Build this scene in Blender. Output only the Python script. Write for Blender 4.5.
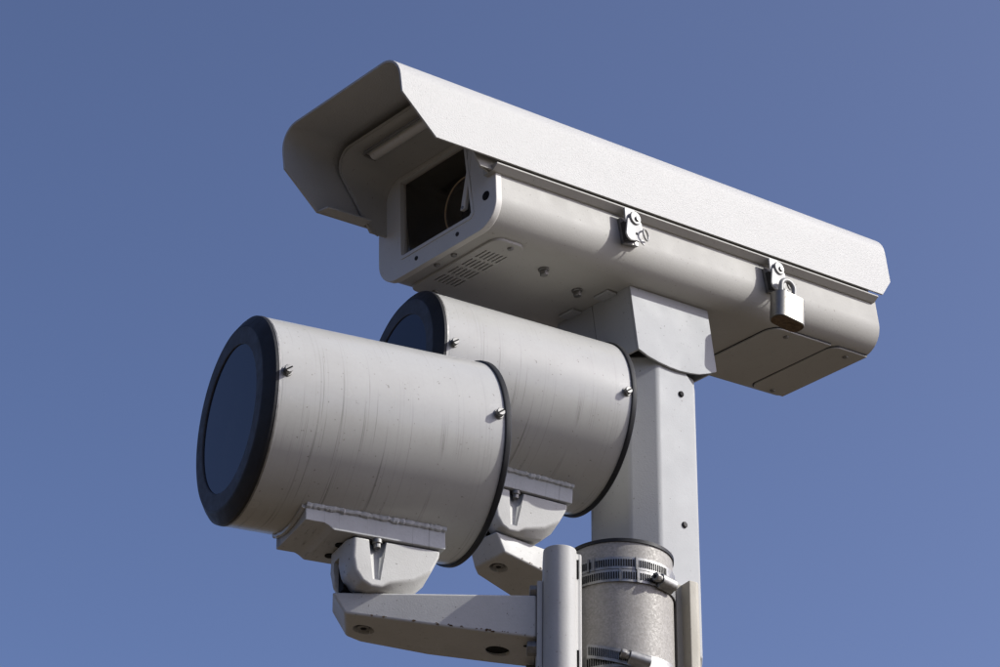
import bpy, bmesh, math, random
from mathutils import Vector, Matrix
random.seed(4)
sc = bpy.context.scene
for o in list(bpy.data.objects): bpy.data.objects.remove(o)
G = 1.6                       # camera height above the ground (m)

# ------------------------------------------------------------------ camera
TH, RO, FPX = 0.5208769, 0.0143517, 2476.96
fw = Vector((0, math.cos(TH), math.sin(TH))); up0 = Vector((0, -math.sin(TH), math.cos(TH))); rt0 = Vector((1, 0, 0))
rt = math.cos(RO)*rt0 + math.sin(RO)*up0; upv = -math.sin(RO)*rt0 + math.cos(RO)*up0
cam = bpy.data.cameras.new('camera'); co = bpy.data.objects.new('camera', cam); sc.collection.objects.link(co)
co.matrix_world = Matrix(((rt.x, upv.x, -fw.x, 0), (rt.y, upv.y, -fw.y, 0), (rt.z, upv.z, -fw.z, G), (0, 0, 0, 1)))
cam.sensor_width = 36; cam.lens = FPX/1000*36; cam.clip_start = .05; cam.clip_end = 5000
sc.camera = co

# ------------------------------------------------------------------ light
SUN_E, SUN_B = math.radians(35), math.radians(8)
sd = Vector((math.cos(SUN_E)*math.cos(SUN_B), -math.cos(SUN_E)*math.sin(SUN_B), math.sin(SUN_E)))
w = bpy.data.worlds.new('World'); sc.world = w; w.use_nodes = True
nt = w.node_tree
sky = nt.nodes.new('ShaderNodeTexSky'); sky.sky_type = 'NISHITA'; sky.sun_disc = False
sky.sun_elevation = SUN_E; sky.sun_rotation = math.atan2(sd.x, sd.y)
sky.altitude = 50; sky.air_density = 0.5; sky.dust_density = 3.0; sky.ozone_density = 2.0
bg = nt.nodes['Background']; bg.inputs['Strength'].default_value = 0.123
wb = nt.nodes.new('ShaderNodeMix'); wb.data_type = 'RGBA'; wb.blend_type = 'MULTIPLY'; wb.inputs[0].default_value = 1
wb.inputs[7].default_value = (.985, 1.0, 1.15, 1)          # white balance of the photograph, over the whole sky
nt.links.new(sky.outputs[0], wb.inputs[6]); nt.links.new(wb.outputs[2], bg.inputs['Color'])
sl = bpy.data.lights.new('sun', 'SUN'); sl.energy = 4.0; sl.angle = math.radians(.53); sl.color = (1, .995, .94)
so = bpy.data.objects.new('sun', sl); sc.collection.objects.link(so)
so.rotation_euler = (-sd).to_track_quat('-Z', 'Y').to_euler(); so.location = (3, -1, 5)
sc.view_settings.view_transform = 'Standard'; sc.view_settings.look = 'None'
sc.view_settings.exposure = 0.45; sc.view_settings.gamma = 1; sc.view_settings.use_curve_mapping = False

# ------------------------------------------------------------------ materials
class N:
    def __init__(s, name):
        s.m = bpy.data.materials.new(name); s.m.use_nodes = True; s.t = s.m.node_tree
        s.b = s.t.nodes['Principled BSDF']; s.out = s.t.nodes['Material Output']
        s.tc = s.t.nodes.new('ShaderNodeTexCoord')
    def new(s, typ, **kw):
        n = s.t.nodes.new(typ)
        for k, v in kw.items():
            if k in n.inputs: n.inputs[k].default_value = v
            else: setattr(n, k, v)
        return n
    def ln(s, a, b): s.t.links.new(a, b)
    def coord(s, scale=(1, 1, 1), loc=(0, 0, 0)):
        mp = s.new('ShaderNodeMapping'); mp.inputs['Scale'].default_value = scale; mp.inputs['Location'].default_value = loc
        s.ln(s.tc.outputs['Object'], mp.inputs['Vector']); return mp.outputs[0]
    def noise(s, vec, scale, detail=3, rough=.55):
        n = s.new('ShaderNodeTexNoise'); n.inputs['Scale'].default_value = scale
        n.inputs['Detail'].default_value = detail; n.inputs['Roughness'].default_value = rough
        s.ln(vec, n.inputs['Vector']); return n.outputs['Fac']
    def ramp(s, fac, p0, p1, v0=0., v1=1.):
        n = s.new('ShaderNodeMapRange'); n.clamp = True
        for k, v in (('From Min', p0), ('From Max', p1), ('To Min', v0), ('To Max', v1)): n.inputs[k].default_value = v
        s.ln(fac, n.inputs['Value']); return n.outputs[0]
    def mul(s, a, b, op='MULTIPLY'):
        n = s.new('ShaderNodeMath', operation=op)
        for i, x in enumerate((a, b)):
            if isinstance(x, (int, float)): n.inputs[i].default_value = x
            else: s.ln(x, n.inputs[i])
        return n.outputs[0]
    def mix(s, fac, a, b):
        n = s.new('ShaderNodeMix', data_type='RGBA')
        for i, x in ((0, fac), (6, a), (7, b)):
            if isinstance(x, (int, float)): n.inputs[i].default_value = x
            elif isinstance(x, tuple): n.inputs[i].default_value = (*x, 1)
            else: s.ln(x, n.inputs[i])
        return n.outputs[2]
    def bump(s, h, dist, strength=1.):
        n = s.new('ShaderNodeBump'); n.inputs['Distance'].default_value = dist; n.inputs['Strength'].default_value = strength
        s.ln(h, n.inputs['Height']); s.ln(n.outputs[0], s.b.inputs['Normal'])

def paint(name, col, rough=.45, dirt=.5, speck=.5, peel=.00012, streak=None, spec=.25, seed=0., rv=.08):
    """weathered powder coat: grain, grime clouds, tiny chips; streak = axis of run-off lines"""
    n = N(name); v = n.coord(loc=(seed, seed*1.7, 0))
    grime = tuple(c*.52*k for c, k in zip(col, (1.0, .95, .86)))
    cloud = n.ramp(n.noise(v, 14, 6, .65), .42, .78, 0, dirt*.55)
    fine = n.ramp(n.noise(v, 330, 2), .35, .7, 0, dirt*.16)
    c = n.mix(cloud, col, grime)
    c = n.mix(fine, c, grime)
    if streak:
        vs = n.coord(streak[0], (seed, 0, 0)); vs2 = n.coord(streak[1], (seed*2, 0, 0))
        s1 = n.ramp(n.noise(vs, 1., 3, .6), .57, .70)
        s2 = n.ramp(n.noise(vs2, 1., 2), .42, .62)
        sx = n.new('ShaderNodeSeparateXYZ'); n.ln(n.tc.outputs['Object'], sx.inputs[0])
        low = n.ramp(sx.outputs['Z'], -.02, .07, 1, .3)
        c = n.mix(n.mul(n.mul(n.mul(s1, s2), low), streak[2]), c, tuple(x*.35 for x in grime))
    sp = n.ramp(n.noise(v, 330, 1), .735, .765, 0, speck)
    c = n.mix(sp, c, (.10, .085, .07))
    n.ln(c, n.b.inputs['Base Color'])
    n.ln(n.ramp(n.noise(v, 30, 3), .3, .7, rough-rv*.75, rough+rv*1.25), n.b.inputs['Roughness'])
    n.b.inputs['Specular IOR Level'].default_value = spec
    n.bump(n.noise(v, 620, 2), peel, 1.)
    return n.m

def metal(name, col, rough=.3, dirt=.4, grain=None):
    n = N(name); v = n.coord()
    c = n.mix(n.ramp(n.noise(v, 160, 4), .45, .75, 0, dirt), col, tuple(x*.35 for x in col))
    n.ln(c, n.b.inputs['Base Color']); n.b.inputs['Metallic'].default_value = 1
    n.ln(n.ramp(n.noise(v, 240, 3), .3, .7, rough-.08, rough+.14), n.b.inputs['Roughness'])
    n.bump(n.noise(n.coord(grain) if grain else v, 300 if not grain else 1, 2), .00008)
    return n.m

def plain(name, col, rough=.5, spec=.5, var=.3, scale=60):
    n = N(name); v = n.coord()
    n.ln(n.mix(n.ramp(n.noise(v, scale, 5), .35, .75, 0, var), col, tuple(min(1, x*1.9+.012) for x in col)), n.b.inputs['Base Color'])
    n.ln(n.ramp(n.noise(v, 90, 3), .3, .7, rough-.07, rough+.1), n.b.inputs['Roughness'])
    n.b.inputs['Specular IOR Level'].default_value = spec
    n.bump(n.noise(v, 500, 2), .0001)
    return n.m

HOUSE = paint('housing_paint', (.352, .342, .318), .55, .22, .45, spec=.10, seed=.3)
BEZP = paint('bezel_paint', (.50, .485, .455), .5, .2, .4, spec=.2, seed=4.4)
COVER = paint('cover_paint', (.375, .370, .358), .5, .05, .25, peel=.0005, spec=.16, seed=2.1, rv=.01)
LAMPP = paint('lamp_paint', (.375, .370, .350), .24, .35, .55, peel=.00002, spec=.45, rv=.03,
              streak=((520, 7, 7), (70, 12, 12), .5), seed=1.2)
ARMP = paint('arm_paint', (.44, .435, .415), .45, .55, .7, seed=5.5)
PLATEP = paint('mount_plate_paint', (0.42, 0.427, 0.43), .5, .7, .4, streak=((330, 60, 9), (50, 50, 9), .75), seed=3.4)
POSTP = paint('post_paint', (.330, .334, .336), .55, .25, .5, spec=.10, seed=7.7)
BRKP = paint('bracket_paint', (.40, .395, .38), .45, .35, .35, spec=.12, seed=8.1)
BEIGE = paint('beige_paint', (0.35, 0.325, 0.27), .5, .4, .3, seed=9.2)
RUBBER = plain('black_rubber', (.012, .012, .013), .5, .25, .3)
RUBBER2 = plain('black_ring_face', (.036, .036, .039), .6, .3, .3)
DARK = plain('dark_void', (.006, .006, .006), .8, .2, .2)
GAP = plain('dark_gasket_and_gap_shade', (.02, .019, .018), .7, .3, .2)  # gaskets and small hardware, also the painted-in shade of lid and panel gaps
STEEL = metal('stainless_steel', (.28, .276, .268), .5, .5)
STEEL2 = plain('dull_rivet_steel', (.20, .195, .185), .45, .5, .2, 200)
LATCHM = plain('satin_latch_steel', (.33, .325, .315), .5, .35, .12, 200)
ZINC = metal('zinc_bolt', (.24, .235, .225), .5, .55)
CHROME = metal('bright_trim', (.75, .76, .78), .15, .2)
BRASS = plain('lens_ring_brass', (.70, .52, .34), .3, .5, .1)
LOCKM = metal('padlock_body', (.22, .212, .192), .5, .25, grain=(90, 900, 900))
BAIL = plain('bail_wire', (.12, .115, .105), .5, .5, .3)
RUST = plain('rusty_padlock_base', (.06, .035, .016), .7, .3, .8, 300)
LENSB = plain('lens_black', (.03, .027, .024), .35, .5, .2)
INNER = plain('tan_lining', (.045, .042, .039), .7, .3, .3)

def galv():
    n = N('galvanised_steel'); v = n.coord()
    vo = n.new('ShaderNodeTexVoronoi'); vo.inputs['Scale'].default_value = 620; n.ln(v, vo.inputs['Vector'])
    sep = n.new('ShaderNodeSeparateColor'); n.ln(vo.outputs['Color'], sep.inputs[0])
    c = n.mix(sep.outputs[0], (.23, .217, .198), (.305, .29, .268))
    c = n.mix(n.ramp(n.noise(v, 22, 6, .7), .40, .72, 0, .35), c, (.19, .172, .15))
    c = n.mix(n.ramp(n.noise(n.coord((40, 40, 900)), 1, 3), .68, .76, 0, .30), c, (.5, .49, .47))
    n.ln(c, n.b.inputs['Base Color']); n.b.inputs['Metallic'].default_value = .08; n.b.inputs['Specular IOR Level'].default_value = .22
    n.ln(n.ramp(sep.outputs[1], 0, 1, .42, .66), n.b.inputs['Roughness'])
    n.bump(n.noise(v, 700, 2), .00012); return n.m
GALV = galv()

def lampglass():
    n = N('lamp_glass'); v = n.coord()
    c = n.mix(n.ramp(n.noise(v, 30, 5), .45, .8, 0, .5), (.006, .009, .02), (.02, .022, .03))
    n.ln(c, n.b.inputs['Base Color'])
    n.b.inputs['Roughness'].default_value = .08; n.b.inputs['IOR'].default_value = 1.28
    return n.m
LGLASS = lampglass()

def windowglass():
    n = N('window_glass'); t = n.t
    tr = n.new('ShaderNodeBsdfTransparent'); tr.inputs[0].default_value = (.97, .95, .92, 1)
    gl = n.new('ShaderNodeBsdfGlossy'); gl.inputs['Roughness'].default_value = .03
    lw = n.new('ShaderNodeLayerWeight'); lw.inputs['Blend'].default_value = .5
    fac = n.mul(n.mul(n.mul(lw.outputs['Facing'], 5., 'POWER'), .95), .05, 'ADD')
    mx = n.new('ShaderNodeMixShader'); n.ln(fac, mx.inputs[0]); n.ln(tr.outputs[0], mx.inputs[1]); n.ln(gl.outputs[0], mx.inputs[2])
    n.ln(mx.outputs[0], n.out.inputs['Surface']); return n.m
WGLASS = windowglass()

def ground_mat():
    n = N('pale_paving'); v = n.coord()
    n.ln(n.mix(n.ramp(n.noise(v, 2.5, 8), .3, .7), (.066, .049, .029), (.084, .064, .040)), n.b.inputs['Base Color'])
    n.b.inputs['Roughness'].default_value = .9; return n.m

# ------------------------------------------------------------------ mesh helpers
def link(name, me, mat, parent=None, smooth=35):
    me.materials.append(mat)
    for p in me.polygons: p.use_smooth = True
    me.set_sharp_from_angle(angle=math.radians(smooth))
    o = bpy.data.objects.new(name, me); sc.collection.objects.link(o)
    if parent: o.parent = parent
    wn = o.modifiers.new('normals', 'WEIGHTED_NORMAL'); wn.keep_sharp = True; wn.weight = 90
    return o
def bake(o):
    """apply the modifiers and mark the sharp edges again"""
    bpy.context.view_layer.update(); dg = bpy.context.evaluated_depsgraph_get()
    me = bpy.data.meshes.new_from_object(o.evaluated_get(dg)); o.modifiers.clear(); old = o.data; o.data = me; bpy.data.meshes.remove(old)
    for p in me.polygons: p.use_smooth = True
    me.set_sharp_from_angle(angle=math.radians(35))
    wn = o.modifiers.new('normals', 'WEIGHTED_NORMAL'); wn.keep_sharp = True; wn.weight = 90
    return o
def fin(name, bm, mat, parent=None, bev=0, seg=2, ang=30, smooth=35):
    bmesh.ops.remove_doubles(bm, verts=bm.verts, dist=1e-6)
    bmesh.ops.recalc_face_normals(bm, faces=bm.faces)
    if bev:
        es = [e for e in bm.edges if len(e.link_faces) == 2 and e.calc_face_angle(0) > math.radians(ang)]
        bmesh.ops.bevel(bm, geom=es, offset=bev, offset_type='OFFSET', segments=seg, profile=.5, affect='EDGES', clamp_overlap=True)
        bmesh.ops.recalc_face_normals(bm, faces=bm.faces)
    me = bpy.data.meshes.new(name); bm.to_mesh(me); bm.free()
    return link(name, me, mat, parent, smooth)
def loft(bm, rings, cap0=True, cap1=True, closed=True):
    vs = [[bm.verts.new(p) for p in r] for r in rings]
    n = len(vs[0])
    for a, b in zip(vs, vs[1:]):
        for i in range(n if closed else n-1):
            j = (i+1) % n
            try: bm.faces.new((a[i], a[j], b[j], b[i]))
            except ValueError: pass
    if cap0: bm.faces.new(vs[0][::-1])
    if cap1: bm.faces.new(vs[-1])
    return vs
def box(bm, x0, x1, y0, y1, z0, z1):
    loft(bm, [[(x0, y0, z), (x1, y0, z), (x1, y1, z), (x0, y1, z)] for z in (z0, z1)])
def prism(bm, poly, fn, d0, d1):
    """poly of (u,v), fn(u,v,d)->xyz"""
    loft(bm, [[fn(u, v, d) for u, v in poly] for d in (d0, d1)])
def arc(cx, cy, r, a0, a1, n=8):
    return [(cx+r*math.cos(math.radians(a0+(a1-a0)*i/n)), cy+r*math.sin(math.radians(a0+(a1-a0)*i/n))) for i in range(n+1)]
def rrect(x0, x1, y0, y1, r, n=6):
    return arc(x1-r, y1-r, r, 0, 90, n)+arc(x0+r, y1-r, r, 90, 180, n)+arc(x0+r, y0+r, r, 180, 270, n)+arc(x1-r, y0+r, r, 270, 360, n)
def lathe_x(bm, prof, seg=64, c=(0, 0)):
    """prof of (x, r) revolved about the x axis; closed profile if first==last"""
    rings = []
    for x, r in prof:
        rings.append([(x, c[0]+r*math.cos(2*math.pi*i/seg), c[1]+r*math.sin(2*math.pi*i/seg)) for i in range(seg)])
    loft(bm, rings, prof[0][1] > 1e-6 and prof[0] != prof[-1], prof[-1][1] > 1e-6 and prof[0] != prof[-1])
def cyl(bm, p0, p1, r0, r1=None, seg=16):
    r1 = r0 if r1 is None else r1
    p0, p1 = Vector(p0), Vector(p1); q = (p1-p0).to_track_quat('Z', 'Y')
    loft(bm, [[p+q @ Vector((r*math.cos(2*math.pi*i/seg), r*math.sin(2*math.pi*i/seg), 0)) for i in range(seg)] for p, r in ((p0, r0), (p1, r1))])
def tube(bm, pts, r, seg=8):
    pts = [Vector(p) for p in pts]; rings = []
    t0 = (pts[1]-pts[0]).normalized(); ref = t0.orthogonal().normalized()
    for i, p in enumerate(pts):
        t = ((pts[min(i+1, len(pts)-1)]-pts[max(i-1, 0)])).normalized()
        ref = (ref-t*ref.dot(t)).normalized(); b = t.cross(ref)
        rings.append([p+r*(math.cos(2*math.pi*k/seg)*ref+math.sin(2*math.pi*k/seg)*b) for k in range(seg)])
    loft(bm, rings)
def bead(bm, pts, r, rr):
    """lumpy bead of sealant along pts"""
    rings = []
    for p in pts:
        q = r*rr.uniform(.80, 1.22); rings.append([(p[0], p[1]+q*math.cos(2*math.pi*k/8), p[2]+q*math.sin(2*math.pi*k/8)*1.3) for k in range(8)])
    loft(bm, rings)
def boolean(o, cutters):
    """subtract the cutters and bake the result"""
    o.modifiers.clear()
    for c in cutters:
        m = o.modifiers.new('cut', 'BOOLEAN'); m.object = c; m.operation = 'DIFFERENCE'; m.solver = 'EXACT'
    bake(o)
    for c in cutters: bpy.data.objects.remove(c)
def thing(name, label, cat, mw, group=None):
    o = bpy.data.objects.new(name, None); sc.collection.objects.link(o); o.matrix_world = mw
    o.empty_display_size = .05; tag(o, label, cat, group); return o
def tag(o, label, cat, group=None):
    o['label'] = label; o['category'] = cat
    if group: o['group'] = group
    return o
def frame(o, x, y, z):
    return Matrix(((x.x, y.x, z.x, o.x), (x.y, y.y, z.y, o.y), (x.z, y.z, z.z, o.z), (0, 0, 0, 1)))
B = bmesh.new

# ------------------------------------------------------------------ setting
bm = B(); s = 600
bm.faces.new([bm.verts.new(p) for p in ((-s, -s, 0), (s, -s, 0), (s, s, 0), (-s, s, 0))])
g = fin('ground', bm, ground_mat()); g['kind'] = 'structure'

# ------------------------------------------------------------------ camera housing
A_ = Vector((0.73299009, 0.66377432, 0.14875878)); W_ = Vector((0.6703891, -0.74197199, 0.00748448)); U_ = Vector((-0.11534285, -0.09424021, 0.98884519))
def pxray(x, y): return (rt*((x-500)/FPX)+upv*(-(y-333.5)/FPX)+fw)
HO = pxray(338.195, 92.2454)*(FPX/1000)+Vector((0, 0, G))
HM = frame(HO, A_, -W_, U_)          # x to the rear, y to the far side, z up (origin: visor front, top, middle)
H = thing('camera_housing', 'white weatherproof traffic camera housing with sloped sun shield on top of the post', 'security camera', HM)

WC, L, HC, HK, DX, HK2, DX2, RC = .0930, .7478, .0837, .0442, .0392, .0631, .0190, .0249
def ushape(hw_near, hw_far, top, low, r, n=7):
    """(y,z) from the near lower edge over the top to the far lower edge"""
    pts = [(-hw_near, low), (-hw_near, low*.5+(top-r)*.5)]
    pts += [(-hw_near+r-r*math.cos(math.radians(a)), top-r+r*math.sin(math.radians(a))) for a in [90*i/n for i in range(n+1)]]
    pts += [(hw_far-r+r*math.sin(math.radians(a)), top-r+r*math.cos(math.radians(a))) for a in [90*i/n for i in range(n+1)]]
    pts += [(hw_far, low*.5+(top-r)*.5), (hw_far, low)]
    return pts
def sheet(name, prof, xf, xr, th, mat, parent, stations=6):
    """thin folded sheet: prof swept along x between front curve xf(z) and rear curve xr(z)"""
    bm = B(); rings = []
    for k in range(stations+1):
        t = k/stations; rings.append([(xf(z)*(1-t)+xr(z)*t, y, z) for y, z in prof])
    loft(bm, rings, False, False, closed=False)
    o = fin(name, bm, mat, parent)
    m = o.modifiers.new('thickness', 'SOLIDIFY'); m.thickness = th; m.offset = -1; m.use_rim = True
    o.modifiers.remove(o.modifiers['normals']); return bake(o)
def cprof():
    base = ushape(WC, WC, 0, -HC, RC)
    # insert the kink heights
    out = []
    for (y0, z0), (y1, z1) in zip(base, base[1:]):
        out.append((y0, z0))
        ks = [k for k in (-HK, -HK2) if min(z0, z1) < k < max(z0, z1)]
        for k in sorted(ks, key=lambda k: abs(k-z0)): out.append((y0, k))
    out.append(base[-1])
    # inward lip along both lower edges
    return out[:-1]+[out[-1]]
lerp = lambda a, b, t: a+(b-a)*max(0, min(1, t))
sheet('sun_shield', cprof(), lambda z: lerp(0, DX, (-z-HK)/(HC-HK)), lambda z: lerp(L, L-DX2, (-z-HK2)/(HC-HK2)), .0022, COVER, H)

bm = B(); prism(bm, [(DX+.0002, WC-.0022), (DX+.0030, WC-.0155), (.1005, WC-.0155), (.1005, WC-.0022)], lambda u, v, d: (u, v, d), -HC, -HC+.0020)
fin('shield_lip', bm, COVER, H, .0004, 1)
# lid under the sun shield
LN, LF = .0835, .088
lp = ushape(LN, LF, -.012, -.0915, .026)
lk = []
for (y0, z0), (y1, z1) in zip(lp, lp[1:]):
    lk.append((y0, z0))
    if min(z0, z1) < -.0295 < max(z0, z1) and abs(y0-y1) < 1e-6: lk.append((y0, -.0295))
lk.append(lp[-1])
lidfront = lambda z: lerp(.0640, .1005, (-z-.0295)/.058) + (.0045*max(0, min(1, (-z-.012)/.0175)))
sheet('lid', lk, lidfront, lambda z: .715, .0025, HOUSE, H)
# flared soffit from the lid's front edge back to the window frame
bm = B(); n = len(lk)
xin = lambda z: lidfront(z)+.001
r0 = [(xin(z), y*.972, z-.0026 if z > -.03 else z) for y, z in lk]
bk = ushape(.074, .086, -.030, -.0935, .022)
bkk = []
for (y0, z0), (y1, z1) in zip(bk, bk[1:]):
    bkk.append((y0, z0))
while len(bkk) < n-1: bkk.insert(1, bkk[1])
bkk.append(bk[-1]); bkk = bkk[:n]
r1 = [(lerp(.1385, .1150, (-z-.040)/.050) if y > 0 else .1385, y, z) for y, z in bkk]
def resample(p, m):
    d = [0]
    for a, b in zip(p, p[1:]): d.append(d[-1]+(Vector(a)-Vector(b)).length)
    out = []
    for i in range(m):
        t = d[-1]*i/(m-1); k = 0
        while k < len(d)-2 and d[k+1] < t: k += 1
        f = (t-d[k])/max(1e-9, d[k+1]-d[k]); out.append(Vector(p[k]).lerp(Vector(p[k+1]), f))
    return out
q0, q1 = resample(r0, 60), resample(r1, 60)
loft(bm, [q0, [a.lerp(b, .5) for a, b in zip(q0, q1)], q1], False, False, closed=False)
o = fin('lid_soffit', bm, HOUSE, H); m = o.modifiers.new('thickness', 'SOLIDIFY'); m.thickness = .0015; m.offset = 0; o.modifiers.remove(o.modifiers['normals']); bake(o)
bm = B(); gk = [(.0885, -.0465), (.0890, -.058), (.0890, -.070), (.0885, -.0835)]
loft(bm, [[(x, y, z) for y, z in gk] for x in (.1120, .1400)], False, False, closed=False); fin('lid_gap_shade', bm, GAP, H)  # dark sheet standing in for the shade in the gap beside the cheek
# half-round catch bar with its wire bail on the soffit
bar = B()
def soff(x, y, lift=0):      # soffit underside at x
    t = (x-.0685)/(.1385-.0685); return (x, y, -.0146+t*(-.030+.0146)-.001-lift)
pa, pb = Vector(soff(.085, .049, .004)), Vector(soff(.085, -.036, .004))
cyl(bar, pa, pb, .0064, seg=20)
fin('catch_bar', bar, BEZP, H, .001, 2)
bail = B(); xa = .0745
tube(bail, [soff(.091, .0535, .0045), soff(xa+.004, .0535, .006), soff(xa+.001, .0525, .0065), soff(xa, .050, .0065), soff(xa, .010, .0065), soff(xa, -.036, .0065), soff(xa+.001, -.0385, .0065), soff(xa+.004, -.0395, .006), soff(.091, -.0395, .0045)], .0017)
fin('wire_bail', bail, BAIL, H)
bm = B(); cyl(bm, soff(.084, -.0455, 0), soff(.084, -.0455, .006), .0055, seg=20); fin('pivot_boss', bm, HOUSE, H, .001, 2)

# body: trough with rounded lower corners
YN, YF, ZB, RB = -.0815, .0985, -.148, .031
bodyp = [(YN, -.084)]+[(YN+RB-RB*math.cos(math.radians(a)), ZB+RB-RB*math.sin(math.radians(a))) for a in range(0, 91, 9)] + \
        [(YF-RB+RB*math.sin(math.radians(a)), ZB+RB-RB*math.cos(math.radians(a))) for a in range(0, 91, 9)]+[(YF, -.084)]
TL6 = math.tan(math.radians(6)); XB = .1242
bx = lambda z: XB+TL6*(z+.148)
bm = B(); ins = .0012
rings = [[(bx(z)+.004+.575*0+t, y, z) for y, z in bodyp] for t in (0, .05, .2, .4)]
rings += [[(.7270, y, z) for y, z in bodyp], [(.7284, y*.985, z*.997+0.0006) for y, z in bodyp]]
loft(bm, rings, True, True)
fin('body', bm, HOUSE, H)
# rim flange of the lid above the body side
bm = B(); prism(bm, [(-.0915, -.0864), (-.0915, -.0880), (-.0842, -.0927), (-.0700, -.0927), (-.0700, -.0864)], lambda u, v, d: (d, u, v), .1210, .7215); fin('rim', bm, HOUSE, H, .0004, 2)
bm = B(); box(bm, .1330, .7260, .0760, .1000, -.0940, -.0850); fin('hinge_rail', bm, HOUSE, H, .0012, 2)

# front bezel with its window
def bzpt(y, z, d=0): return (bx(z)-d, y, z)
def bezel_outline(grow=0., zt=-.026):
    y0, y1, zb, r = YN-.0005-grow, YF+.0005+grow, ZB-.0005-grow, .028
    low = [(y0+r-r*math.cos(math.radians(a)), zb+r-r*math.sin(math.radians(a))) for a in range(0, 91, 9)]
    low += [(y1-r+r*math.sin(math.radians(a)), zb+r-r*math.cos(math.radians(a))) for a in range(0, 91, 9)]
    return low+[(y1, -.060), (y1-.012, -.035), (y1-.024, zt), (y0+.024, zt), (y0+.006, -.062), (y0, -.090)]
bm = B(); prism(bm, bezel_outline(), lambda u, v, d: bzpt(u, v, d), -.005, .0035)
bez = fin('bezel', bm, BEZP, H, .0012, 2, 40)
wpoly = [(.0640, -.0350), (.0632, -.1243), (.0600, -.1262), (-.0440, -.1262), (-.0470, -.1230), (-.0375, -.0350)]
bm = B(); prism(bm, wpoly, lambda u, v, d: bzpt(u, v, d), -.09, .03); cut = fin('cut', bm, DARK, H)
boolean(bez, [cut])
# camera bay behind the window
cutb = B(); prism(cutb, rrect(-.056, .070, -.132, -.0700, .004, 3), lambda u, v, d: (.12+d, u, v), 0, .25)
cut = fin('cut', cutb, DARK, H); bod = [c for c in H.children if c.name.startswith('body')][0]; boolean(bod, [cut])
bm = B(); lo = [[(x, y, z) for y, z in rrect(-.0555, .0695, -.1315, -.031, .004, 3)] for x in (.1425, .36)]
loft(bm, lo, False, True); fin('bay_lining', bm, INNER, H)
bm = B()   # window bead: thin proud frame round the glass
o1 = [(.0665, -.0325), (.0657, -.1262), (.0615, -.1290), (-.0450, -.1290), (-.0492, -.1245), (-.0390, -.0325)]; i1 = [(.0628, -.0362), (.0620, -.1235), (.0597, -.1252), (-.0432, -.1252), (-.0458, -.1225), (-.0362, -.0362)]
R4 = [[bzpt(u, v, d) for u, v in p] for p, d in ((o1, -.004), (o1, .0045), (i1, .0045), (i1, -.004))]
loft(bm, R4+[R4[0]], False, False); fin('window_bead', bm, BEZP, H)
bm = B(); prism(bm, [(u*.99, v) for u, v in wpoly], lambda u, v, d: bzpt(u, v, d), -.0030, -.0005); fin('window_glass', bm, WGLASS, H)
# camera with its lens inside
LY, LZ = -.0115, -.0920
lens = bpy.data.objects.new('camera_lens', None); sc.collection.objects.link(lens); lens.parent = H
lens.location = (.152, LY, LZ)
bm = B(); lathe_x(bm, [(.13, .033), (.0, .033), (.0, .0308), (.006, .0295), (.012, .025), (.02, .022), (.022, 0)]); fin('lens_barrel', bm, LENSB, lens)
bm = B(); lathe_x(bm, [(-.0010, .0334), (-.0014, .0325), (.0006, .0322), (.0006, .0336), (-.0010, .0334)]); fin('lens_ring', bm, BRASS, lens)
bm = B(); lathe_x(bm, [(.008, .0001), (.0095, .012), (.013, .0225), (.02, .0225)]); fin('front_element', bm, LGLASS, lens)
# wiper
wp = bpy.data.objects.new('wiper', None); sc.collection.objects.link(wp); wp.parent = H
bm = B(); P = [bzpt(-.0460, -.045, .002), bzpt(-.0425, -.070, .002), bzpt(-.0365, -.095, .002), bzpt(-.0322, -.113, .002)]
for a, b, wa, wb in ((P[0], P[1], .0025, .003), (P[1], P[2], .003, .0033), (P[2], P[3], .0033, .0033)):
    ra = [(a[0]-.002, a[1]-wa, a[2]), (a[0]-.002, a[1]+wa, a[2]), (a[0]+.003, a[1]+wa, a[2]), (a[0]+.003, a[1]-wa, a[2])]
    rb = [(b[0]-.002, b[1]-wb, b[2]), (b[0]-.002, b[1]+wb, b[2]), (b[0]+.003, b[1]+wb, b[2]), (b[0]+.003, b[1]-wb, b[2])]
    loft(bm, [ra, rb], a is P[0], b is P[3])
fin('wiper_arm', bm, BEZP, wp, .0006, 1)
bm = B(); cyl(bm, bzpt(-.0327, -.1105, .0045), bzpt(-.0327, -.1105, -.001), .0017, seg=10); fin('wiper_pin', bm, ZINC, wp)
# bezel screws and the round washer port
def screw_h(name, x, y, z, ax, r=.003, h=.0018, mat=ZINC, parent=H, hexa=False, slot=False):
    p = Vector((x, y, z)); d = Vector(ax).normalized(); bm = B()
    cyl(bm, p-d*.001, p+d*h, r*1.05, r*.85, 6 if hexa else 16)
    if not hexa: cyl(bm, p+d*(h-.0004), p+d*(h+.0003), r*.45, r*.45, 6)
    return fin(name, bm, mat, parent, .0003, 1)
FN = (-1, 0, TL6)
for y, z in ((.0390, -.1373), (-.0238, -.1374)):
    x, _, _ = bzpt(y, z, .0035); screw_h('bezel_screw', x, y, z, FN, .0026, .001, GAP)
x, _, _ = bzpt(-.0672, -.1127, .0035); screw_h('washer_port', x, -.0672, -.1127, FN, .0056, .0007, DARK)
bm = B(); cyl(bm, (.205, .105, -.06), (.3, .105, -.06), .006); fin('hinge_pin', bm, ZINC, H)

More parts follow.
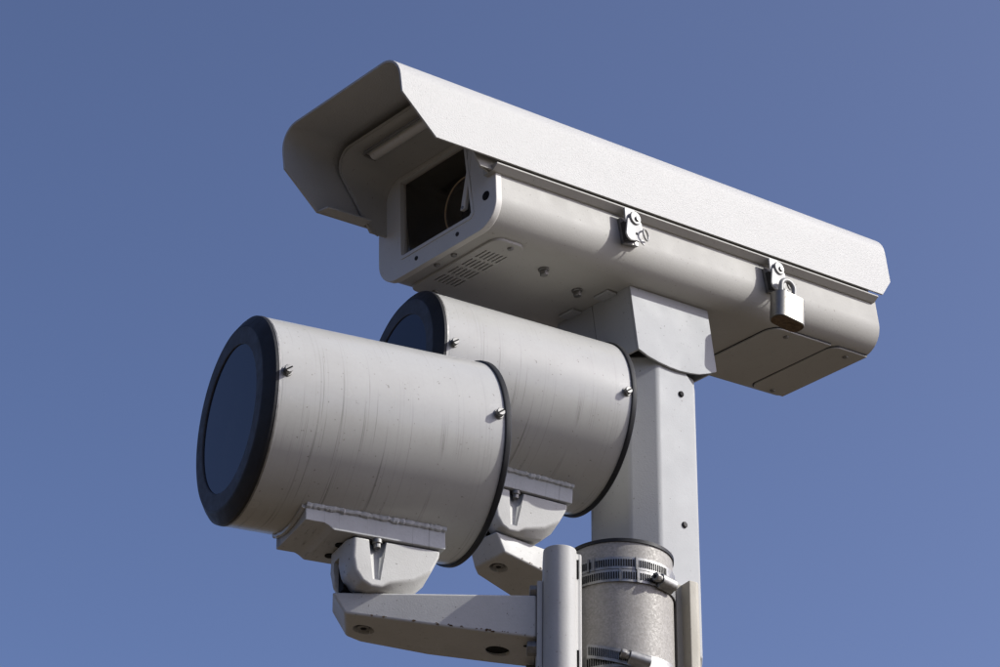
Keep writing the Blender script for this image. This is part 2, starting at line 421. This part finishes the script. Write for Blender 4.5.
# underside: vent plate with slots, bolts, access panels
def S3(x, w): return (-1.4402+1.03*(x+1.4402), -(1.6059+1.03*(w-1.6059)))   # raw measured (x,w) -> local (x,y)
x0, y0 = S3(.0972, .1010); x1, y1 = S3(.1400, -.0300)
VP = rrect(min(x0, x1), max(x0, x1), min(y0, y1), max(y0, y1), .012, 6)
bm = B(); prism(bm, VP, lambda u, v, d: (u, v, ZB-d), -.001, .0026); vp = fin('vent_plate', bm, HOUSE, H, .0006, 1)
bm = B(); prism(bm, rrect(min(x0, x1)+.004, max(x0, x1)-.004, min(y0, y1)+.004, max(y0, y1)-.004, .008, 4), lambda u, v, d: (u, v, ZB-d), .0001, .0012); fin('vent_dark_backing', bm, DARK, vp)  # dark backing sheet, gives the slots a depth of shade by colour
bm = B()
sx0, sw0 = .1068, .0772
for gI in range(4):
    for k in range(7):
        xx, ya = S3(sx0+.0054*k, sw0-.0205*gI); _, yb = S3(sx0+.0054*k, sw0-.0205*gI-.0168)
        prism(bm, rrect(xx-.0011, xx+.0011, min(ya, yb), max(ya, yb), .0009, 2), lambda u, v, d: (u, v, ZB-d), .0006, .006)
cut = fin('cut', bm, DARK, H); boolean(vp, [cut])
x, y = S3(.1241, .0926); screw_h('vent_screw', x, y, ZB-.0026, (0, 0, -1), .0033, .002, ZINC, vp)
x, y = S3(.1237, -.0191); screw_h('vent_screw', x, y, ZB-.0026, (0, 0, -1), .0033, .002, ZINC, vp)
for raw in ((.0883, .050), (.0885, .0246)):
    x, y = S3(*raw); screw_h('drain_screw', x, y, ZB, (0, 0, -1), .0034, .0022, ZINC)
for raw in ((.1889, .0725), (.2534, .0549)):
    x, y = S3(*raw); b = B()
    cyl(b, (x, y, ZB+.001), (x, y, ZB-.0022), .0058, seg=20); cyl(b, (x, y, ZB-.002), (x, y, ZB-.0075), .0046, seg=6)
    fin('hex_bolt', b, ZINC, H, .0005, 1)
def panel(name, xa, xb, ra):
    ya, yb = -.0575, .0725
    pl = arc(xa+ra, ya+ra, ra, 180, 270, 6)+[(xb, ya), (xb, yb)]+arc(xa+ra, yb-ra, ra, 90, 180, 6)
    b = B(); prism(b, pl, lambda u, v, d: (u, v, ZB-d), -.001, .0020); p = fin(name, b, HOUSE, H, .0005, 1)
    b = B(); prism(b, [(u-.0016 if u < xb-1e-6 else u-.0002, v+(-.0004 if v < 0 else .0004)) for u, v in pl], lambda u, v, d: (u, v, ZB-d), -.001, .0006); fin('panel_gap_shade', b, GAP, p)  # thin dark strip round the plate, painted shade of the panel edge gap
    return p
pA = panel('access_panel', .5632, .6620, .016); pB = panel('access_panel', .6660, .7262, .014)
for raw, p in (((.5359, .0924), pA), ((.6388, .0905), pB), ((.6369, -.0165), pB)):
    x, y = S3(*raw); screw_h('panel_screw', x, min(max(y, -.05), .066), ZB-.002, (0, 0, -1), .0034, .0018, ZINC, p)

# draw latches on the near side (local x along, z up, plate faces at y=-.097)
def latch(dx):
    rt_ = bpy.data.objects.new('latch', None); sc.collection.objects.link(rt_); rt_.parent = H; rt_.location = (dx, 0, 0)
    pf = lambda u, v, d: (u, d, v)
    def plate(name, pts, y0, y1, mat=LATCHM, bev=.0005, par=rt_):
        b = B(); prism(b, [(u/1000, v/1000) for u, v in pts], pf, y0, y1); return fin(name, b, mat, par, bev, 2)
    plate('latch_base', [(299, -98), (323, -98), (323, -125), (301, -127)], -.0858, -.0810, ZINC)
    plate('strike', [(299.8, -88.9), (313.9, -88.7), (317.5, -97), (317, -104), (298.5, -106)], -.0940, -.0918)
    camp = [(299.5, -103), (296.8, -113), (294.6, -121), (296.2, -125.4), (300, -128), (305, -127.6), (309, -126.6), (313, -127.4), (316.3, -123.7), (318.8, -117), (320.3, -110), (320.2, -104.5), (317.3, -100.7), (309, -99)]
    c = plate('latch_cam', camp, -.0964, -.0942)
    b = B(); cyl(b, (.3100, -.0968, -.1186), (.3100, -.0960, -.1186), .0015, seg=12); fin('keyhole', b, DARK, c)
    b = B(); cyl(b, (.3102, -.0984, -.1008), (.3102, -.0960, -.1008), .0072, .0078, seg=24); rv = fin('rivet', b, STEEL2, rt_, .0005, 2)
    b = B(); cyl(b, (.3112, -.1002, -.1020), (.3112, -.0982, -.1020), .0027, .003, seg=16); fin('rivet_head', b, ZINC, rv, .0005, 1)
    plate('latch_side', [(299, -104), (317, -102), (318, -122), (300, -125)], -.0944, -.0856, GAP)
    # swivel ring (staple) through the cam
    b = B(); tube(b, [(.3215+.0058*math.cos(t), -.0985+.0020*math.cos(t), -.1180+.0062*math.sin(t)) for t in [2*math.pi*i/24 for i in range(24)]]+[(.3215+.0058, -.0965, -.1180)], .0010)
    fin('staple_ring', b, STEEL2, rt_)
    plate('latch_tail', [(313.4, -125.5), (318.2, -122.4), (322.5, -125.2), (320, -129.4)], -.0960, -.0946)
    return rt_
latch(0); latch(.2276)

# ------------------------------------------------------------------ padlock
def hpt(x, y, z): return HM @ Vector((x, y, z))
pc = hpt(.5385, -.1045, -.1240)           # where the shackle hangs
ax = Vector((A_.x, A_.y, 0)).normalized(); ay = Vector((-W_.x, -W_.y, 0)).normalized()
PM = frame(pc, ax, ay, Vector((0, 0, 1))) @ Matrix.Rotation(math.radians(5), 4, 'Y') @ Matrix.Rotation(math.radians(-8), 4, 'Z')
PL = thing('padlock', 'small silver padlock with rusty base hanging from the rear latch of the housing', 'padlock', PM)
bm = B(); bl, bt = .0205, .0110
secp = rrect(-bl, bl, -bt, bt, .0100, 6)
TX = .0045; ZT = -.0175; ZL = -.0505
loft(bm, [[(x+TX*.0, y, z) for x, y in secp] for z in (ZT, ZL)]); fin('lock_body', bm, LOCKM, PL, .0009, 2, 50)
bm = B(); prism(bm, rrect(-bl+.0013, bl-.0013, -bt+.0013, bt-.0013, .0088, 6), lambda u, v, d: (u, v, d), ZL-.0007, ZL+.002); lb = fin('lock_base', bm, RUST, PL)
bm = B(); lx = .0092
tube(bm, [(-lx, 0, ZT-.003), (-lx, 0, -.004)]+[(-lx*math.cos(t), 0, -.004+lx*math.sin(t)) for t in [math.pi*i/14 for i in range(1, 14)]]+[(lx, 0, -.004), (lx, 0, ZT-.003)], .0029, 12)
fin('shackle', bm, STEEL2, PL)
for k in (-1, 1):
    bm = B(); cyl(bm, (k*lx, 0, ZT-.001), (k*lx, 0, ZT+.0012), .0042, seg=16); fin('shackle_bush', bm, GAP, PL)
bm = B(); cyl(bm, (.004, 0, ZL-.0014), (.004, 0, ZL+.001), .0042, seg=16); fin('key_plug', bm, RUST, PL)

# ------------------------------------------------------------------ mounting head under the housing
MH = thing('mounting_head', 'white sheet metal tilt head between the camera housing and the post', 'bracket', HM)
hx0, hx1, hyn, hyf, ht, hb = .3458, .4670, -.0462, .0655, -.1482, -.2212
arcp = [(hx0, hb), (.3600, -.2268), (.3762, -.2303), (.392, -.2325), (.4063, -.2333), (.4230, -.2325), (.4379, -.2306), (.4540, -.2260), (hx1, hb)]
side = [(hx0, ht), *arcp, (hx1, ht)]
for nm, ya, yb in (('side_plate', hyn, hyn+.003), ('side_plate', hyf-.003, hyf)):
    bm = B(); prism(bm, side, lambda u, v, d: (u, d, v), ya, yb); fin(nm, bm, POSTP, MH, .0009, 2)
ymid = .0115
for ya, yb, nm in ((hyn+.0032, ymid-.0004, 'front_plate'), (ymid+.0004, hyf-.0032, 'front_plate')):
    bm = B(); box(bm, hx0+.0004, hx0+.0034, ya, yb, hb, ht); fin(nm, bm, POSTP, MH)
bm = B(); box(bm, hx1-.003, hx1-.0004, hyn+.0032, hyf-.0032, hb, ht); fin('rear_plate', bm, POSTP, MH)
bm = B(); box(bm, hx0+.004, hx1-.004, hyn+.004, hyf-.004, -.156, -.1500); fin('top_plate', bm, POSTP, MH)
for ya, yb in ((-.0270, -.0058), (.0262, .0475)):
    bm = B(); box(bm, .3305, hx0+.0002, ya, yb, ht-.0028, ht); fin('mounting_tab', bm, POSTP, MH, .0008, 1)

# ------------------------------------------------------------------ square post
yaw = math.atan2(A_.y, A_.x)
PA = Vector((math.cos(yaw), math.sin(yaw), 0)); PW = Vector((math.sin(yaw), -math.cos(yaw), 0))
PC = Vector((.1530, 2.3265, 0))
PMx = frame(PC, PA, -PW, Vector((0, 0, 1)))
PS = thing('camera_post', 'white square steel post with chamfered corners carrying the camera housing', 'post', PMx)
h_, ch = .0503, .0224
def octo(h, c): return [(-h+c, -h), (h-c, -h), (h, -h+c), (h, h-c), (h-c, h), (-h+c, h), (-h, h-c), (-h, -h+c)]
ZT_, ZBm = 1.2790+G, .952+G
bm = B(); pr = octo(h_, ch)
loft(bm, [[(x, y, z) for x, y in pr] for z in (ZBm, 1.6+G-.5, ZT_)])
# clip the top and bottom corners of the near face
sk = fin('post_shell', bm, POSTP, PS, .0035, 3, 20)
bm = B(); prism(bm, [(h_-ch-.0130, ZT_+.001), (h_+.03, ZT_+.001), (h_+.03, ZT_-.040), (h_-ch+.0045, ZT_-.0215), (h_-ch-.0130, ZT_-.0065)][::1], lambda u, v, d: (u, d, v), -.2, -.040); c1 = fin('cut', bm, DARK, PS)
boolean(sk, [c1])
bm = B(); lathe = [(-.0, .034), (.006, .034), (.006, .031), (.020, .031), (.022, .012), (.06, .012)]
rings = [[(r*math.cos(2*math.pi*i/40), r*math.sin(2*math.pi*i/40), ZT_-.002+x) for i in range(40)] for x, r in lathe]
loft(bm, rings); fin('swivel_cap', bm, POSTP, PS)
bm = B(); loft(bm, [[(x, y, z) for x, y in octo(h_-.006, ch*.9)] for z in (0, ZBm+.02)]); fin('inner_post', bm, GALV, PS)
for (u, z) in ((.006, 1.245), (.006, 1.093)):
    bm = B(); c0 = Vector((u, -h_, z+G))
    cyl(bm, c0+Vector((0, .001, 0)), c0+Vector((0, -.0022, 0)), .0038, .003, 14); fin('post_screw', bm, GAP if z < 1.2 else DARK, PS, .0004, 1)

# ------------------------------------------------------------------ infrared lamps
def make_lamp(C, ps, ph, roll, label):
    a = Vector((math.cos(ps)*math.cos(ph), math.sin(ps)*math.cos(ph), math.sin(ph))); near = Vector((math.sin(ps), -math.cos(ps), 0)); u = near.cross(a)
    near, u = math.cos(roll)*near+math.sin(roll)*u, math.cos(roll)*u-math.sin(roll)*near
    T = thing('floodlight', label, 'floodlight', frame(Vector(C)+Vector((0, 0, G)), a, -near, u), 'cylindrical floodlights')
    R, LL = .0910, .2080
    b = B(); lathe_x(b, [(.0005, R-.003), (.0005, R), (LL, R), (LL, R-.003)], 96); fin('barrel', b, LAMPP, T)
    b = B(); lathe_x(b, [(.0012, R-.002), (.0012, R+.0004), (-.0004, R+.0004), (-.0004, R-.002), (.0012, R-.002)], 96); fin('trim_band', b, ZINC, T)
    b = B(); lathe_x(b, [(.0000, R-.004), (.0000, R+.0002), (-.0030, R+.0001), (-.0042, R-.0014), (-.0052, R-.0022), (-.0100, .0822), (-.0106, .0806), (.0, .0800), (.0, R-.004)], 96); fin('front_ring', b, RUBBER, T)
    b = B(); lathe_x(b, [(-.001, .0804), (-.0106, .0804), (-.0110, .0797), (-.0110, .0662), (-.0104, .0652), (-.0080, .0648), (-.001, .0804)], 96); fin('glass_bezel', b, RUBBER2, T)
    b = B(); lathe_x(b, [(-.0095, .0), (-.0095, .0655), (-.0075, .0655), (-.0075, 0)], 96); fin('front_glass', b, LGLASS, T)
    b = B(); lathe_x(b, [(LL-.0006, R-.004), (LL-.0006, R+.0016), (LL+.0004, R+.0021), (LL+.0040, R+.0021), (LL+.0050, R+.0012), (LL+.0050, R-.004), (LL-.0006, R-.004)], 96); fin('rear_rim', b, RUBBER, T)
    b = B(); lathe_x(b, [(LL+.001, R-.0035), (LL+.003, R-.0035), (LL+.003, 0)], 64); fin('rear_cap', b, LAMPP, T)
    for x in (.0062, .2012):
        for an in (3, 183):
            t = math.radians(an); d = Vector((0, -math.cos(t), math.sin(t))); p = Vector((x, 0, 0))+d*(R-.0005)
            b = B(); cyl(b, p, p+d*.0016, .0048, seg=18); cyl(b, p+d*.0014, p+d*.0066, .0037, seg=18)
            so_ = fin('cover_screw', b, ZINC, T, .0004, 1)
            b = B(); q = p+d*.0066; tt = d.cross(Vector((1, 0, 0)))
            r_ = Vector((1, 0, 0))*.8+tt*.6; e_ = d.cross(r_)
            loft(b, [[q+d*k+r_*(.0036*i)+e_*(.0007*j) for i, j in ((-1, -1), (1, -1), (1, 1), (-1, 1))] for k in (-.001, .00015)]); fin('screw_slot', b, DARK, so_)
    # welded mounting plate
    b = B(); pp = [(.0480, -.0980), (.0650, -.0980), (.0685, -.0995), (.0735, -.1030), (.1765, -.1030), (.1765, -.080), (.0480, -.080)]
    prism(b, pp, lambda x, z, d: (x, d, z), -.0340, .0340); mp = fin('mounting_plate', b, PLATEP, T, .0012, 2)
    for sgn in (-1, 1):
        b = B(); rr = random.Random(3)
        pts = [(x, sgn*(.0348+rr.uniform(-.0003, .0005)), -.0842+rr.uniform(-.0006, .0006)) for x in [.048+.1285*i/70 for i in range(71)]]
        bead(b, pts, .0022, rr); fin('weld_bead', b, PLATEP, mp)
    b = B(); rr = random.Random(8)
    tube(b, [(.0465, y, -math.sqrt(R*R-y*y)-.0006+rr.uniform(-.0005, .0005)) for y in [-.0335+.067*i/24 for i in range(25)]], .0024, 8); fin('weld_bead', b, LAMPP, mp)
    for (x, y) in ((.0900, -.0080), (.0905, .0160)):
        b = B(); cyl(b, (x, y, -.1040), (x, y, -.1020), .0044, seg=18); fin('plate_hole', b, DARK, mp)
    # tilt foot
    zt = -.1042; YFN, YFF = -.0320, .0170
    pf = [(.0935, zt), (.0925, -.122), (.0945, -.134), (.1010, -.1430), (.1090, -.1470), (.1190, -.1462), (.1265, -.1410), (.1480, -.1352), (.1640, -.1246), (.1715, -.110), (.1725, zt)]
    mid = [(.0890, zt), (.0880, -.124), (.0905, -.136), (.0985, -.1455), (.1090, -.1478), (.1190, -.1478), (.1330, -.1474), (.1480, -.1466), (.1600, -.1360), (.1715, -.112), (.1725, zt)]
    b = B(); loft(b, [[(x, y, z) for x, z in pl] for pl, y in ((pf, YFN), (mid, YFN+.0090), (mid, YFF-.009), (pf, YFF))])
    ft = fin('tilt_foot', b, ARMP, T, .0022, 3, 28)
    b = B(); cyl(b, (.1145, YFN-.001, zt+.004), (.1132, YFN-.0005, -.1405), .0090, .0035, 24); k1 = fin('cut', b, DARK, T)
    b = B(); box(b, .06, .1080, -.0100, .0010, -.16, -.1160); k3 = fin('cut', b, DARK, T)
    boolean(ft, [k1, k3])
    b = B(); box(b, .0925, .1076, -.0098, .0008, -.1440, -.1165); fin('foot_slot_shade', b, DARK, ft)  # dark block nearly filling the slot, its shade put in as colour
    b = B(); cyl(b, (.1145, YFN+.0020, zt+.001), (.1145, YFN+.0020, zt-.0070), .0034, seg=6); cyl(b, (.1145, YFN+.0020, zt+.001), (.1145, YFN+.0020, zt-.0030), .0042, seg=16); fin('foot_bolt', b, ZINC, ft, .0004, 1)
    b = B(); box(b, .0930, .1720, YFN+.003, YFF-.003, zt-.0008, -.1028); fin('foot_gasket', b, GAP, T)
    b = B(); cyl(b, (.1137, -.004, -.1470), (.1137, -.004, -.1490), .0150, seg=28); fin('pivot_washer', b, GAP, T)
    return T
l1 = make_lamp((-.2207, 1.8743, .9858), .4466, .0376, 0, 'large white cylindrical floodlight in front, on the arm clamped to the round pole')
l2 = make_lamp((-.0929, 2.1698, 1.1903), .4813, -.0110, math.radians(-4), 'white cylindrical floodlight half hidden behind the front one, under the camera housing')

# ------------------------------------------------------------------ lamp arms
def make_arm(o, yaw, label, ln, root_plate=True):
    """x from the tip towards the root, y away from the near face, z up; top near corner of the tip is the origin"""
    x = Vector((math.cos(yaw), math.sin(yaw), 0)); y = Vector((-math.sin(yaw), math.cos(yaw), 0))
    T = thing('lamp_arm', label, 'bracket arm', frame(Vector(o)+Vector((0, 0, G)), x, y, Vector((0, 0, 1))), 'cast arms under the floodlights')
    b = B()
    def sec(t, y0, y1, dz, dx=0): return [(t, y0, 0), (t, y1, 0), (t+dx, y1-.002, -dz), (t+dx, y0+.002, -dz)]
    rings = [sec(0, 0, .042, .0150, .010)]
    rings[0] = [(0, 0, 0), (-.0025, .040, 0), (.0105, .0465, -.0205), (.0115, .0005, -.0190)]
    rings += [[(.020, 0, 0), (.016, .0560, 0), (.022, .0560, -.0215), (.022, 0, -.0205)]]
    rings += [[(t, 0, 0), (t, .0665, 0), (t, .0665, -dz), (t, 0, -dz)] for t, dz in ((.08, .0280), (.134, .0345), (ln, .0385))]
    loft(b, rings); am = fin('arm_casting', b, ARMP, T, .0022, 3, 28)
    bx_, by_ = .0262, .0285
    zz = -.0212
    # sunk bolt under the foot
    b = B(); cyl(b, (bx_, by_, zz-.006), (bx_, by_, zz+.008), .0093, seg=28); k = fin('cut', b, DARK, T)
    b = B(); cyl(b, (.1395, .0385, -.06), (.1395, .0385, -.018), .0105, seg=28); k2 = fin('cut', b, DARK, T)
    boolean(am, [k, k2])
    b = B(); cyl(b, (bx_, by_, zz+.0075), (bx_, by_, zz+.0060), .0090, seg=24); fin('bolt_washer', b, GAP, am)
    b = B(); cyl(b, (bx_, by_, zz+.0075), (bx_, by_, zz+.0005), .0058, seg=18); fin('arm_bolt', b, ZINC, am, .0006, 1)
    b = B(); cyl(b, (bx_, by_, zz+.003), (bx_, by_, zz+.0002), .0028, seg=6); fin('bolt_socket', b, DARK, am)
    b = B(); cyl(b, (.1395, .0385, -.0330), (.1395, .0385, -.0300), .01045, seg=24); fin('hole_shade_disc', b, DARK, am)  # dark disc set inside the hole to paint in its shade
    # chipped paint along the lower near edge
    b = B(); rr = random.Random(int(ln*1e5))
    for k in range(26):
        t = rr.uniform(.03, ln-.006); dz = .0215+(t-.022)*(.0385-.0215)/(ln-.022)
        if t < .134: dz = .0205+(t-.022)*(.0345-.0205)/.112
        c, rad = Vector((t, -.00005, -dz+rr.uniform(.0008, .0026))), rr.uniform(.0004, .0013)
        pts = [(c.x+rad*rr.uniform(.7, 1.8)*math.cos(a), c.z+rad*rr.uniform(.5, .9)*math.sin(a)) for a in [2*math.pi*i/7 for i in range(7)]]
        prism(b, pts, lambda u, v, d: (u, d, v), -.00012, .0006)
    ch_ = fin('paint_chips', b, RUST, am); ch_['kind'] = 'stuff'
    if root_plate:
        b = B(); box(b, ln, ln+.005, -.0030, .0700, -.0800, .012); fin('root_plate', b, ARMP, T, .0012, 2)
        for yy in (.006, .058):
            b = B(); cyl(b, (ln-.006, yy, .0055), (ln+.001, yy, .0055), .0055, seg=6); fin('flange_bolt', b, ZINC, T, .0005, 1)
            b = B(); cyl(b, (ln-.008, yy, -.0460), (ln+.001, yy, -.0460), .0065, seg=6); fin('flange_bolt', b, ZINC, T, .0005, 1)
        for yy, zz_ in ((.012, -.0387), (.012, -.0325)):
            b = B(); cyl(b, (ln-.009, yy+.006, zz_), (ln-.009, yy+.006, zz_-.0003), .0018, seg=10); fin('drain_hole', b, DARK, T)
    return T
a1 = make_arm((-.1375, 1.9060, .8420), 0.0, 'long grey arm holding the front floodlight, bolted to the pole clamp', .1715)
YA2 = math.radians(38.5)
a2 = make_arm((-.0010, 2.2000, 1.0390), YA2, 'grey arm reaching from the square post to the rear floodlight', .1560, False)

# ------------------------------------------------------------------ round pole, clamps
PS1 = 1.022                  # size of the pole group
PX, PY, PR, PT = .1073, 1.9810, .0465, .9076
POLE = thing('round_pole', 'grey galvanised round steel pole with open top and two strap levels', 'pole', Matrix.Translation((PX, PY, 0)))
bm = B()
def ring(r, z, n=72): return [(r*math.cos(2*math.pi*i/n), r*math.sin(2*math.pi*i/n), z) for i in range(n)]
loft(bm, [ring(PR, 0), ring(PR, 1.2), ring(PR, PT+G-.03), ring(PR, PT+G), ring(PR-.004, PT+G), ring(PR-.004, PT+G-.4)], False, True)
fin('tube', bm, GALV, POLE)
bm = B(); rr = [ring(PR+.0012, PT+G-.0022), ring(PR+.0014, PT+G+.0008), ring(PR-.0045, PT+G+.0012), ring(PR-.0045, PT+G-.0022)]
loft(bm, rr+[rr[0]], False, False); fin('edge_trim', bm, RUBBER, POLE)

def channel(name, label, poly, z0, z1, mat, slots, loc, rot):
    """folded channel profile: poly in plan, extruded upwards"""
    T = thing(name, label, 'clamp bracket', Matrix.Translation((0, 0, G)) @ Matrix.Scale(PS1, 4) @ Matrix.Translation((*loc, 0)) @ Matrix.Rotation(rot, 4, 'Z'), 'strapped pole brackets')
    b = B(); loft(b, [[(x, y, z) for x, y in poly] for z in (z0, z1)]); fin('channel', b, mat, T, .0009, 2, 35)
    for (x0, x1, y0, y1, za, zb_) in slots:
        b = B(); box(b, x0, x1, y0, y1, za, zb_); fin('strap_slot', b, DARK, T)
    return T
# plan of the left clamp: side wall, rounded front, step back to a flange against the pole
hump = [(.0390, 1.9200), (.0390, 1.8920)]+arc(.0528, 1.8910, .0138, 178, 350, 14)+[(.0666, 1.8925), (.0672, 1.8955), (.0706, 1.8965), (.0710, 1.8990), (.0640, 1.9270)]
LB = channel('pole_clamp', 'white rounded clamp channel strapped to the left of the round pole', [(x-.05, y-1.9) for x, y in hump], .45, .8630, BRKP,
             [(.0160, .0186, -.0075, -.0010, .8400, .8560), (.0160, .0186, -.0075, -.0010, .7600, .7760)], (.0492, 1.8730), 0)
rb = [(-.0095, -.002), (-.0040, -.002), (-.0035, -.014), (.0030, -.014)]+arc(.0030, -.0090, .005, -90, 0, 4)+[(.0080, .0180), (-.0095, .0180)]
RBk = channel('pole_clamp', 'beige clamp channel strapped to the right of the round pole', rb, .45, .8710, BEIGE, [], (.1610, 1.9500), math.radians(28))

# hose clamps: perforated band + worm screw housing
def hose_clamp(zc, width, tilt, label, a_screw, slot_a0, slot_a1, rad, tail=None, gap=None, twist=0.):
    T = thing('hose_clamp', label, 'hose clamp', Matrix.Translation((PX, PY, zc*PS1+G)), 'steel straps round the pole')
    def P(ang, dz, r=rad): t = math.radians(ang); return (r*math.cos(t), r*math.sin(t), dz+tilt*math.cos(t-math.radians(180)))
    b = B(); n = 120
    rr = [[P(360*i/n, dz, r) for i in range(n)] for dz, r in ((-width/2, rad), (width/2, rad), (width/2, rad+.0009), (-width/2, rad+.0009))]
    loft(b, rr+[rr[0]], False, False); fin('band', b, STEEL, T)
    b = B(); a = slot_a0
    while a < slot_a1:
        lo_, hi_ = P(a-.55, -width*.27, rad+.0007), P(a+.55, -width*.27, rad+.0007)
        quad = [P(a-.75, -width*.29, rad+.0012), P(a+.75, -width*.29, rad+.0012), P(a+.75, width*.29, rad+.0012), P(a-.75, width*.29, rad+.0012)]
        inn = [P(a-.75, -width*.29, rad), P(a+.75, -width*.29, rad), P(a+.75, width*.29, rad), P(a-.75, width*.29, rad)]
        loft(b, [inn, quad]); a += 2.55
    s_ = fin('band_slots', b, DARK, T); s_['kind'] = 'stuff'
    # worm housing
    t = math.radians(a_screw); rad_v = Vector((math.cos(t), math.sin(t), 0)); tan = Vector((-math.sin(t), math.cos(t), 0)); zv = Vector((0, 0, 1))
    c = Vector(P(a_screw, 0, rad+.001))
    hs = bpy.data.objects.new('worm_drive', None); sc.collection.objects.link(hs); hs.parent = T
    hs.matrix_local = frame(c, tan, rad_v, zv) @ Matrix.Rotation(twist, 4, 'Y')          # x along band, y outwards
    b = B(); sec = [(-.0072, -.0005), (.0072, -.0005), (.0070, .0012)]+[(.0054*math.cos(math.radians(a)), .0032+.0048*math.sin(math.radians(a))) for a in range(0, 181, 20)]+[(-.0070, .0012)]
    prism(b, sec, lambda u, v, d: (d, v, u), -.0085, .0105); fin('screw_housing', b, STEEL, hs, .0008, 2)
    b = B(); cyl(b, (-.0085, .0034, 0), (-.0115, .0034, 0), .0034, seg=16); cyl(b, (-.0113, .0034, 0), (-.0160, .0034, 0), .0044, seg=6); fin('screw_head', b, ZINC, hs, .0005, 1)
    b = B(); cyl(b, (-.0158, .0034, 0), (-.0163, .0034, 0), .0018, seg=12); fin('screw_slot', b, DARK, hs)
    for a in (gap or []):
        b = B(); loft(b, [[P(a-1.2, -width*.54, r), P(a+1.2, -width*.54, r), P(a+1.2, width*.54, r), P(a-1.2, width*.54, r)] for r in (rad+.0004, rad+.0022)]); fin('band_clip', b, ZINC, T)
    if tail:
        ts, te, lift, up = tail; b = B(); m_ = 24; rr = []
        for i in range(m_+1):
            f = i/m_; an = ts+(te-ts)*f; r = rad+.0022+lift*f*f
            dz = up*f
            rr.append([P(an, dz-width/2, r), P(an, dz+width/2, r), P(an, dz+width/2, r+.0008), P(an, dz-width/2, r+.0008)])
        loft(b, rr); tl = fin('band_tail', b, STEEL, T)
        b = B()
        for i in range(1, 22):
            f = i/22; an = ts+(te-ts)*f; r = rad+.0022+lift*f*f; dz = up*f
            h = .26*abs(te-ts)/22
            loft(b, [[P(an-h, dz-width*.29, q), P(an+h, dz-width*.29, q), P(an+h, dz+width*.29, q), P(an-h, dz+width*.29, q)] for q in (r-.0002, r+.0012)])
        s_ = fin('tail_slots', b, DARK, tl); s_['kind'] = 'stuff'
    return T
hose_clamp(.8660, .0112, 0, 'upper of the two steel straps below the open pole top', 95, 218, 325, PR+.0010, gap=(234, 240, 285))
hose_clamp(.8545, .0112, .0, 'lower steel strap of the top pair with a screw housing at its right', 318, 218, 306, PR+.0010, gap=(268, 286))
hose_clamp(.7790, .0125, 0, 'single steel strap near the bottom with a loose perforated tail', 284, 232, 262, PR+.0010, tail=(277, 236, .004, .0085), twist=math.radians(12))
